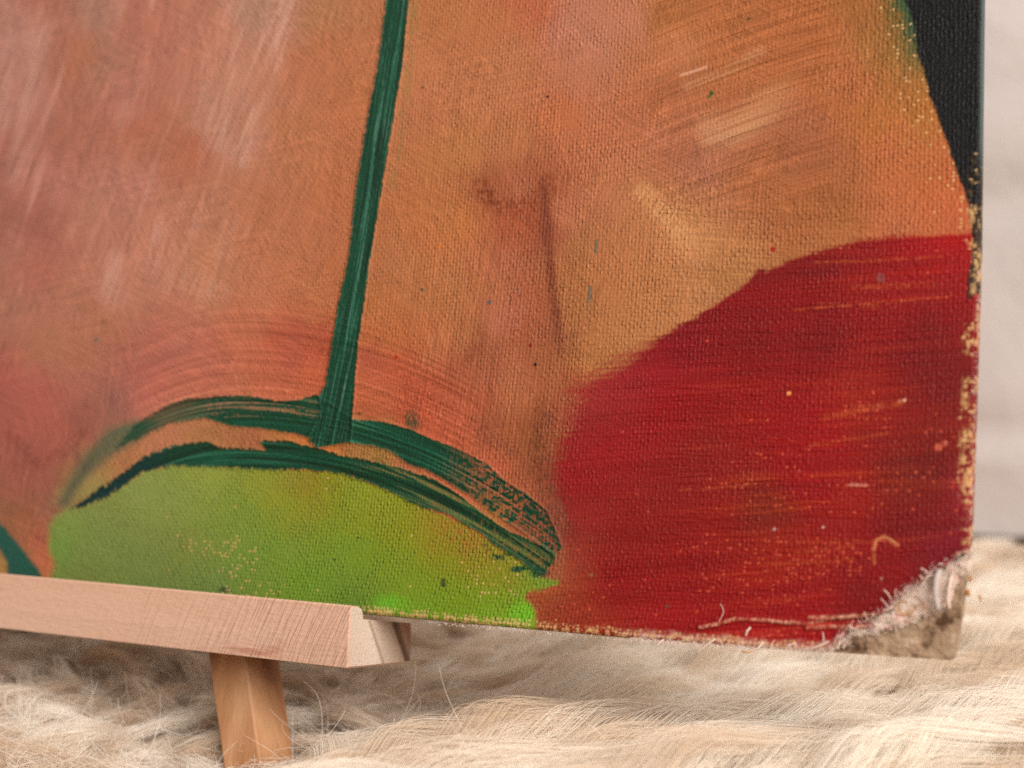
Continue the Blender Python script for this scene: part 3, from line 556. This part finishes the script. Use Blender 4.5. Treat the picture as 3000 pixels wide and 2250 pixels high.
for k in range(22):      # short ravelled threads standing up off the tear
    p = TL[gt.integers(0, 60)]; an = gt.uniform(-2.9, .2) if gt.random() < .6 else gt.uniform(.3, 2.6); ln = gt.uniform(14, 40); cu = gt.normal(0, 1.0)
    pp = [(p[0]+ln*u*math.cos(an+cu*u), p[1]+ln*u*math.sin(an+cu*u)) for u in (0, .35, .7, 1)]
    V, F = tube(thread_pts(pp, [.2, -.7, -1.1, -gt.uniform(.6, 1.5)]), gt.uniform(.06, .13), 5); link_mesh('loose_thread', V, F, cloth, painting)
flake = plainmat('orange_flake', (170, 110, 50), (200, 140, 80), 700)
def lump_mesh(c, r, seed):
    g = np.random.default_rng(seed); V = []; F = []
    for i in range(5):
        for j in range(8):
            th = math.pi*(i+.0)/4; ph = 2*math.pi*j/8; k = r*(0.75+.5*g.random())
            V.append(c+k*np.array([math.sin(th)*math.cos(ph)*.7, math.sin(th)*math.sin(ph)*.6, math.cos(th)]))
    for i in range(4):
        for j in range(8): F.append([i*8+j, i*8+(j+1) % 8, (i+1)*8+(j+1) % 8, (i+1)*8+j])
    return V, F
for k, (a, b, r, d_) in enumerate(((2838,1694,.45,1.2), (2832,1735,.6,1.4), (2866,1748,.36,1.5), (2868,1756,.25,1.5))):
    s_, w_ = from_photo(a, b); V, F = lump_mesh(on_board(np.array(s_), np.array(w_), d_), r, k); link_mesh('flake', V, F, flake, painting)

# ------------------------------------------------------------------ hair curve objects
def hair(name, P, R, mat, parent=None, tone=None):
    """P: (n, k, 3) mm, R: (n, k) mm"""
    n, k = P.shape[:2]; hc = bpy.data.hair_curves.new(name); hc.add_curves([k]*n)
    if parent is not None: P = P-np.array(parent.location)/MM
    hc.attributes['position'].data.foreach_set('vector', (P*MM).astype(np.float32).ravel())
    ra = hc.attributes.get('radius') or hc.attributes.new('radius', 'FLOAT', 'POINT')
    ra.data.foreach_set('value', (R*MM).astype(np.float32).ravel())
    if tone is not None:
        ta = hc.attributes.new('tone', 'FLOAT', 'CURVE'); ta.data.foreach_set('value', tone.astype(np.float32))
    hc.materials.append(mat); o = bpy.data.objects.new(name, hc); COL.objects.link(o)
    if parent is not None: o.parent = parent
    return o
sc.cycles_curves.shape = 'RIBBONS'; sc.cycles_curves.subdivisions = 2

def hair_mat(name, c1, c2, c3, trans=0.35, rough=0.45, spec=0.35):
    m = Nodes(name, rough, spec); hi = m.n('ShaderNodeHairInfo')
    cs = [(.84, .71, .56, 1), (.93, .83, .70, 1), (.97, .91, .82, 1)] if c1 is None else [A4(c1), A4(c2), A4(c3)]
    col = m.ramp(hi.outputs['Random'], [(0.0, cs[0]), (0.55, cs[1]), (1.0, cs[2])])
    if c1 is None:
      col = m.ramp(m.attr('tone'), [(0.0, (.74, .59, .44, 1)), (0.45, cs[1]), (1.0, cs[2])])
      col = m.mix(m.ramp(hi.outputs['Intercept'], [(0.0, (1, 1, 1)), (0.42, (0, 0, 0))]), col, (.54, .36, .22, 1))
    m.put(m.b.inputs['Base Color'], col)
    tr = m.n('ShaderNodeBsdfTranslucent'); m.put(tr.inputs[0], col)
    mx = m.n('ShaderNodeMixShader'); mx.inputs[0].default_value = trans
    m.t.links.new(m.b.outputs[0], mx.inputs[1]); m.t.links.new(tr.outputs[0], mx.inputs[2])
    m.t.links.new(mx.outputs[0], m.t.nodes['Material Output'].inputs[0]); return m.m

# frayed fibres: along the torn edge and hanging off the worn lower edge
def fibres(pline, n, spread, length, down, base_d=(-1.2, -.2), seed=3):
    g = np.random.default_rng(seed); P = np.array([from_photo(a, b) for a, b in pline]); L = np.r_[0, np.cumsum(np.linalg.norm(np.diff(P, axis=0), axis=1))]
    t = g.random(n)*L[-1]; c = np.stack([np.interp(t, L, P[:, 0]), np.interp(t, L, P[:, 1])], -1)+g.normal(0, spread, (n, 2))
    ang = g.normal(-math.pi/2 if down else 0, 0.8 if down else 3, n); ln = length*(0.4+g.random(n)); K = 7
    u = np.linspace(0, 1, K)[None, :]; curl = g.normal(0, 2.2, n)[:, None]
    th = ang[:, None]+curl*u; dx = np.cumsum(np.cos(th), 1)/K*ln[:, None]; dy = np.cumsum(np.sin(th), 1)/K*ln[:, None]
    dep = 0.3+g.uniform(*base_d, n)[:, None]*np.sin(u*math.pi*.8)
    s_ = c[:, :1]+dx; w_ = c[:, 1:]+dy
    P3 = np.stack([s_, w_*st+dep*ct, w_*ct-dep*st], -1); R = np.broadcast_to(np.linspace(.045, .02, K)[None], s_.shape)
    return P3, R
fm = hair_mat('frayed_fibre', (232, 202, 182), (240, 218, 200), (246, 230, 216))
tl = [(2850,1618),(2808,1640),(2764,1662),(2728,1680),(2708,1706),(2674,1722),(2634,1750),(2612,1775),(2590,1800),(2552,1820),(2500,1845),(2462,1870),(2430,1896)]
tl2 = [(2460,1900),(2500,1866),(2565,1852),(2633,1836),(2700,1806),(2750,1780),(2800,1700),(2830,1640)]
le = [(1850,1866),(1950,1876),(2050,1884),(2150,1890),(2250,1894),(2350,1900),(2440,1906)]
re_ = [(2852,1600),(2842,1500),(2850,1350),(2856,1200),(2860,1050),(2866,900),(2870,780)]
FF = [fibres(tl, 300, .35, 1.1, False, seed=3), fibres(tl2, 150, .4, 1.0, False, seed=4), fibres(le, 520, .15, 1.0, True, (-.6, -.2), seed=5), fibres(re_, 130, .10, .8, False, (-.3, -.1), seed=6), fibres([(1250,1822),(1850,1872)], 120, .12, .6, True, (-.3, -.1), seed=8)]
fo = hair('frayed_fibres', np.concatenate([f[0] for f in FF]), np.concatenate([f[1] for f in FF]), fm, painting); fo['kind'] = 'stuff'

# ------------------------------------------------------------------ the wooden easel
easel = empty('easel', (-150, 6, -42), 'small unvarnished pine table easel holding the painting on its ledge', 'easel')
m = Nodes('pine_wood', 0.62, 0.25); o3 = m.obj()
gr = m.noise(60, 4, .6, m.scaled(o3, (0.12, 1, 1))); streak = m.noise(330, 3, .6, m.scaled(o3, (0.10, 1, 1)))
rot = m.n('ShaderNodeMapping'); rot.inputs['Rotation'].default_value = (0, math.radians(-24), 0); m.put(rot.inputs['Vector'], o3)
saw = m.noise(1500, 2, .6, m.scaled(rot.outputs[0], (1, .05, .05)))
col = m.ramp(gr, [(0.30, A4((204, 158, 130))), (0.55, A4((212, 170, 144))), (0.75, A4((220, 184, 158)))])
col = m.mix(m.math('MULTIPLY', m.ramp(streak, [(0.635, (0, 0, 0)), (0.70, (1, 1, 1))]), 0.60), col, A4((172, 108, 80)))
sawm = m.math('MULTIPLY', m.ramp(saw, [(0.45, (0, 0, 0)), (0.7, (1, 1, 1))]), m.ramp(m.noise(26, 2, .5, m.scaled(o3, (1, 1, .4))), [(0.4, (.15, .15, .15)), (0.6, (1, 1, 1))]))
m.bump(m.math('ADD', sawm, m.math('MULTIPLY', m.noise(1500, 3, .6, m.scaled(o3, (.3, 1, 1))), .8)), 0.00022)
pine = m.color(m.mix(m.math('MULTIPLY', sawm, .22), col, A4((186, 134, 108))))
m = Nodes('pine_end_grain', 0.8, 0.15); g_ = m.n('ShaderNodeNewGeometry'); sp_ = m.n('ShaderNodeSeparateXYZ'); m.put(sp_.inputs[0], g_.outputs['Position'])
wn_ = m.math('MULTIPLY_ADD', m.noise(180, 3, .5), 0.0016, -0.0008)
qq = m.math('ADD', m.math('ADD', sp_.outputs[1], m.math('MULTIPLY', sp_.outputs[2], 0.5)), wn_)
qn = m.math('MULTIPLY_ADD', qq, 1/0.026, 0.46)      # -12 mm .. +14 mm -> 0 .. 1
ec = m.ramp(qn, [(0.0, A4((206, 178, 158))), (0.36, A4((214, 190, 168))), (0.395, A4((160, 134, 112))), (0.425, A4((204, 178, 156))), (0.60, A4((196, 166, 142))), (0.665, A4((182, 150, 126))), (0.70, A4((104, 78, 58))), (0.745, A4((122, 92, 70))), (0.79, A4((176, 136, 112))), (0.86, A4((168, 120, 98))), (1.0, A4((196, 156, 132)))])
vor = m.n('ShaderNodeTexVoronoi'); vor.inputs['Scale'].default_value = 900; m.put(vor.inputs['Vector'], m.obj())
pore = m.math('MULTIPLY', m.math('LESS_THAN', vor.outputs['Distance'], 0.16), m.math('GREATER_THAN', m.noise(160, 2, .5), .5))
m.bump(m.math('ADD', m.noise(2200, 3, .7), m.math('MULTIPLY', pore, -1.0)), 0.0003); endg = m.color(m.mix(m.math('MULTIPLY', pore, .28), ec, A4((96, 72, 54))))

prof = [(-8.42,-9.75),(-8.05,-5.3),(-6.85,2.0),(-6.45,2.3),(-4.2,1.75),(-3.45,1.25),(-3.2,0.6),(-3.05,-.75),(-2.75,-1.1),(15.1,-5.2),(15.4,-5.6),(14.95,-13.2),(14.6,-13.5),(-7.9,-9.95)]
x0, x1 = -332.0, -115.0; npf = len(prof)
V = [(x0, y_, z_) for y_, z_ in prof]+[(x1-0.35, y_, z_) for y_, z_ in prof]
cx_, cz_ = np.mean([p[0] for p in prof]), np.mean([p[1] for p in prof])
V += [(x1, y_+(cx_-y_)*.03, z_+(cz_-z_)*.05) for y_, z_ in prof]
F = [[k, (k+1) % npf, npf+(k+1) % npf, npf+k] for k in range(npf)]+[[npf+k, npf+(k+1) % npf, 2*npf+(k+1) % npf, 2*npf+k] for k in range(npf)]
F += [list(range(npf)), [2*npf+k for k in range(npf)][::-1]]
lo = link_mesh('ledge', V, F, pine, easel, smooth=False); lo.data.materials.append(endg); lo.data.polygons[len(F)-1].material_index = 1
tt = math.tan(TILT)
def leg(xa, xb, splay):
    V = []; F = []; hs = np.linspace(-43, 215, 8)
    for z_ in hs:
        for (xx, yy) in ((xa+.4, 4.0), (xb-.4, 4.0), (xb, 4.4), (xb, 14.9), (xb-.4, 15.3), (xa+.4, 15.3), (xa, 14.9), (xa, 4.4)): V.append((xx-splay*(z_+12.3), yy+z_*tt, z_))
    for k in range(7):
        for j in range(8): F.append([k*8+j, k*8+(j+1) % 8, k*8+8+(j+1) % 8, k*8+8+j])
    F += [list(range(8))[::-1], [56+j for j in range(8)]]
    m_ = leg_mat; return link_mesh('leg', V, F, m_, easel, smooth=False)
m = Nodes('pine_leg_wood', 0.6, 0.25); o3 = m.obj(); gr = m.noise(90, 4, .6, m.scaled(o3, (1, 1, 0.08)))
m.bump(m.noise(1500, 3, .6, m.scaled(o3, (1, 1, .1))), 0.00015)
leg_mat = m.color(m.ramp(gr, [(0.35, A4((150, 98, 62))), (0.55, A4((186, 134, 92))), (0.72, A4((206, 158, 116)))]))
leg(-158.5, -148.3, .355); leg(-331.0, -321.0, -.355)

# ------------------------------------------------------------------ floor and wall
def tagk(o, k='structure'): o['kind'] = k; return o
m = Nodes('plaster_wall', 0.85, 0.2); n1_ = m.noise(14, 4, .6); m.bump(n1_, 0.004)
wall_mat = m.color(m.ramp(n1_, [(0.3, (.485, .435, .405, 1)), (0.7, (.52, .46, .44, 1))]))
xs = np.arange(-700, 620, 8.0); zs = np.arange(-39.5, 700, 6.0); XW, ZW = np.meshgrid(xs, zs)
bl = lambda z0, wd, k: np.exp(-((ZW-z0)/wd)**2)*k
YW = 438+9*fbm(XW/90, ZW/60, 3)+bl(8, 9, 3)+bl(-4, 6, -2)+bl(115, 10, 3)
tagk(grid_mesh('wall', np.stack([XW, YW, ZW], -1), wall_mat))
fmat = plainmat('floor_board', (204, 176, 146), (222, 194, 164), 30, .6, .0005)
gapm = plainmat('floor_gap', (160, 134, 116), (172, 146, 126), 60)
def box(name, a, b, mat, parent=None):
    V = [(x, y, z) for x in (a[0], b[0]) for y in (a[1], b[1]) for z in (a[2], b[2])]
    return link_mesh(name, V, [[0,1,3,2],[4,6,7,5],[0,4,5,1],[2,3,7,6],[0,2,6,4],[1,5,7,3]], mat, parent, smooth=False)
fl = empty('floor', (0, 0, -43), '', ''); del fl['label']; del fl['category']; fl['kind'] = 'structure'
box('floor_bed', (-900, -700, -60), (800, 452, -50), gapm, fl)
box('floor_gap_back', (-900, 452, -60), (800, 458, -10), gapm, fl)  # added plate: stops light leaking in behind the foot of the wall
for k in range(11):
    box('plank', (-900, 393-(k)*92-89.0, -50), (800, 393-(k)*92, -43), fmat, fl)
box('plank', (-900, 396.5, -50), (800, 427, -43), fmat, fl)

# ------------------------------------------------------------------ the sheepskin rug
rug = empty('sheepskin_rug', (-100, 60, -42), 'long haired cream sheepskin rug spread on the floor under the easel', 'rug')
def pelt_z(x, y):
    d = (x-44.65)*(-.469)+(y+238.2)*.883
    return (-39.0+3.6*vn(x/46+3, y/46, 1)+2.4*vn(x/19, y/15, 4)+6.5*sst(318, 244, d+16*fbm(x/40, y/40, 5))+3.0*sst(-120, -220, x)*sst(330, 280, d)
            -14.0*np.exp(-((x+150)**2/38.0**2+(y+26)**2/44.0**2)))
xr = np.arange(-420, 260, 4.0); yr = np.arange(-330, 376, 4.0); XR, YR = np.meshgrid(xr, yr)
m = Nodes('pelt', 0.95, 0.05); n_ = m.noise(120, 4, .6, m.scaled(m.obj(), (1, .5, 1))); m.bump(n_, .003)
pelt = m.color(m.ramp(n_, [(0.3, (.52, .38, .26, 1)), (0.7, (.70, .56, .42, 1))]))
ee = np.hypot((XR+70)/345, (YR+20)/345)+.06*fbm(XR/50, YR/50, 2)
grid_mesh('pelt', np.stack([XR, YR, pelt_z(XR, YR)-1.0], -1), pelt, rug, fc(ee) < 1.0)

g = np.random.default_rng(21)
def vdepth(x, y, z=-26):
    d = np.stack([x, y, np.full_like(x, z)], -1)-CAM; zz = d@Fv; return zz, (d@Rv)/zz, (d@Uv)/zz
def make_locks(sp, region, S, K, rad, seed):
    g = np.random.default_rng(seed)
    xs = np.arange(-400, 240, sp); ys = np.arange(-310, 376, sp*1.0); X, Y = np.meshgrid(xs, ys); X = X.ravel()+g.uniform(-.5, .5, X.size)*sp; Y = Y.ravel()+g.uniform(-.5, .5, Y.size)*sp
    z_, u_, v_ = vdepth(X, Y)
    e_ = np.hypot((X+70)/345, (Y+20)/345)+.06*fbm(X/50, Y/50, 2)
    ok = region(z_, u_, v_) & (e_ < .86+.10*(Y < 100)); X, Y, z_ = X[ok], Y[ok], z_[ok]; n = len(X)
    leftish = sst(-95, -170, X+0.35*Y)            # the matted, curly side
    al = np.radians(35-30*leftish-8*sst(40, 180, Y))+1.25*fbm(X/80, Y/80, 5)*(1+1.6*leftish)+(.70+.9*leftish)*fbm(X/26, Y/26, 1)+g.normal(0, .06+.60*leftish, n)
    ca, sa = np.cos(al), np.sin(al)
    D = np.stack([R0[0]*ca-R0[1]*sa, R0[1]*ca+R0[0]*sa], -1)
    Ln = (58+26*g.random(n))*(1-.50*leftish); Hh = (2.2+4.5*g.random(n)**1.5+4.5*leftish*g.random(n))*(0.5+1.1*(vn(X/34, Y/34, 6)))*np.where(g.random(n) < .15, 1.65-.35*leftish, 1.0)*(1-.65*np.exp(-((X+152)**2/42.0**2+(Y+30)**2/46.0**2)))
    t = np.linspace(0, 1, K)[None, :]
    psi = np.arctan2(D[:, 1], D[:, 0])[:, None]; bend = g.normal(0, .18+1.0*leftish, n)[:, None]; ph = g.uniform(0, 6.28, n)[:, None]
    ph = ph*(.10+.90*leftish[:, None])+4*vn(X/40, Y/40, 2)[:, None]
    head = psi+bend*(t-.3)+(.36+.20*leftish[:, None])*np.sin(ph+t*(9-3*leftish[:, None]))
    cx = X[:, None]+np.cumsum(np.cos(head), 1)*Ln[:, None]/K; cy = Y[:, None]+np.cumsum(np.sin(head), 1)*Ln[:, None]/K
    rise = np.clip(t/.55, 0, 1)**.7-.25*np.clip((t-.6)/.4, 0, 1)**1.6          # lies over the next lock
    arch = np.sin(np.pi*np.clip(t*1.02, 0, 1)**.75)**.8
    lf = leftish[:, None]
    cz = pelt_z(X, Y)[:, None]*(1-t)+pelt_z(cx[:, -1], cy[:, -1])[:, None]*t+Hh[:, None]*(rise*(1-.6*lf)+arch*.6*lf)+1.0+(3.4-1.5*lf)*t+.7*np.sin(ph+t*9)
    # strands of each lock, gathered towards the tip
    r0 = ((4.2+3.4*g.random(n))*(1-.28*leftish))[:, None]
    a = g.uniform(0, 6.283, (n, S)); rr = np.sqrt(g.random((n, S)))*r0; tp = (1.05-(.72+.20*leftish[:, None])*np.clip(t, 0, 1)**1.1)[:, None, :]
    tp = np.maximum(tp, .06+.25*g.random((n, 1, 1)))
    lx = (rr*np.cos(a))[..., None]*tp; lz = (rr*np.sin(a)*.55)[..., None]*tp
    nx_ = -np.sin(head)[:, None, :]; ny_ = np.cos(head)[:, None, :]
    fz_ = (.34+2.3*leftish)[:, None, None]*t[None]**1.3
    f1, f2, f3 = (g.uniform(3, 10, (n, S, 1)) for _ in range(3)); p1, p2, p3 = (g.uniform(0, 6.28, (n, S, 1)) for _ in range(3))
    am = np.abs(g.normal(0, .75, (n, S, 1)))+.1
    Px = cx[:, None, :]+nx_*lx+fz_*am*np.sin(p1+f1*t[None]*1.2); Py = cy[:, None, :]+ny_*lx+fz_*am*np.sin(p2+f2*t[None]*1.2); Pz = cz[:, None, :]+lz+.7*fz_*am*np.sin(p3+f3*t[None])
    # strand lengths differ: shrink towards the root
    sl = (0.72+.33*g.random((n, S, 1)))
    Px = Px[..., :1]+(Px-Px[..., :1])*sl; Py = Py[..., :1]+(Py-Py[..., :1])*sl
    tone = np.clip(.42+.34*g.normal(0, 1, (n, 1))+1.3*fbm(X/40, Y/40, 3)[:, None]+.22*g.normal(0, 1, (n, S)), 0, 1).reshape(-1)
    P = np.stack([Px, Py, Pz], -1).reshape(n*S, K, 3)
    R = np.broadcast_to((rad*(1-.55*t)), (n*S, K))*(.7+.6*g.random((n*S, 1)))
    return P, R, tone
near = lambda z, u, v: (z > 120) & (z < 340) & (np.abs(u) < .50+0*v) & (v > -.44)
farr = lambda z, u, v: (z >= 340) & (z < 640) & (np.abs(u) < .52)
beside = lambda z, u, v: ~((z > 120) & (z < 640) & (np.abs(u) < .52) & (v > -.44))
P1, R1, T1 = make_locks(6.0, near, 115, 12, .045, 31)
P2, R2, T2 = make_locks(7.0, farr, 46, 9, .11, 32)
P3, R3, T3 = make_locks(13.0, beside, 22, 6, .45, 33)
print('strands', len(P1), len(P2), len(P3))
# single flyaway hairs
def flyaways(n, seed, xa=-300, xb=60, curl=0.0):
    g = np.random.default_rng(seed); X = g.uniform(xa, xb, n*3); Y = g.uniform(-90, 90, n*3); z_, u_, v_ = vdepth(X, Y)
    ok = (z_ > 180) & (z_ < 330) & (np.abs(u_) < .42); X, Y = X[ok][:n], Y[ok][:n]; n = len(X); K = 14; t = np.linspace(0, 1, K)[None]
    left = sst(-95, -170, X+.35*Y)[:, None]
    ps = g.uniform(0, 6.28, (n, 1)); el = g.normal(.15, .4, (n, 1)); cu = g.normal(0, 1.2, (n, 1))+(left*2.6+curl)*g.normal(0, 1, (n, 1)); ce = g.normal(-1.2, .9, (n, 1)); L = g.uniform(7, 20, (n, 1))
    he = ps+cu*t; e = el+ce*t
    x = X[:, None]+np.cumsum(np.cos(he)*np.cos(e), 1)*L/K; y = Y[:, None]+np.cumsum(np.sin(he)*np.cos(e), 1)*L/K; z = pelt_z(X, Y)[:, None]+6+3*g.random((n, 1))+np.cumsum(np.sin(e), 1)*L/K
    return np.stack([x, y, z], -1), np.broadcast_to(np.linspace(.045, .022, K)[None], x.shape)
Pf, Rf = flyaways(1700, 40); Pc, Rc = flyaways(3600, 41, -300, -120, 2.5)
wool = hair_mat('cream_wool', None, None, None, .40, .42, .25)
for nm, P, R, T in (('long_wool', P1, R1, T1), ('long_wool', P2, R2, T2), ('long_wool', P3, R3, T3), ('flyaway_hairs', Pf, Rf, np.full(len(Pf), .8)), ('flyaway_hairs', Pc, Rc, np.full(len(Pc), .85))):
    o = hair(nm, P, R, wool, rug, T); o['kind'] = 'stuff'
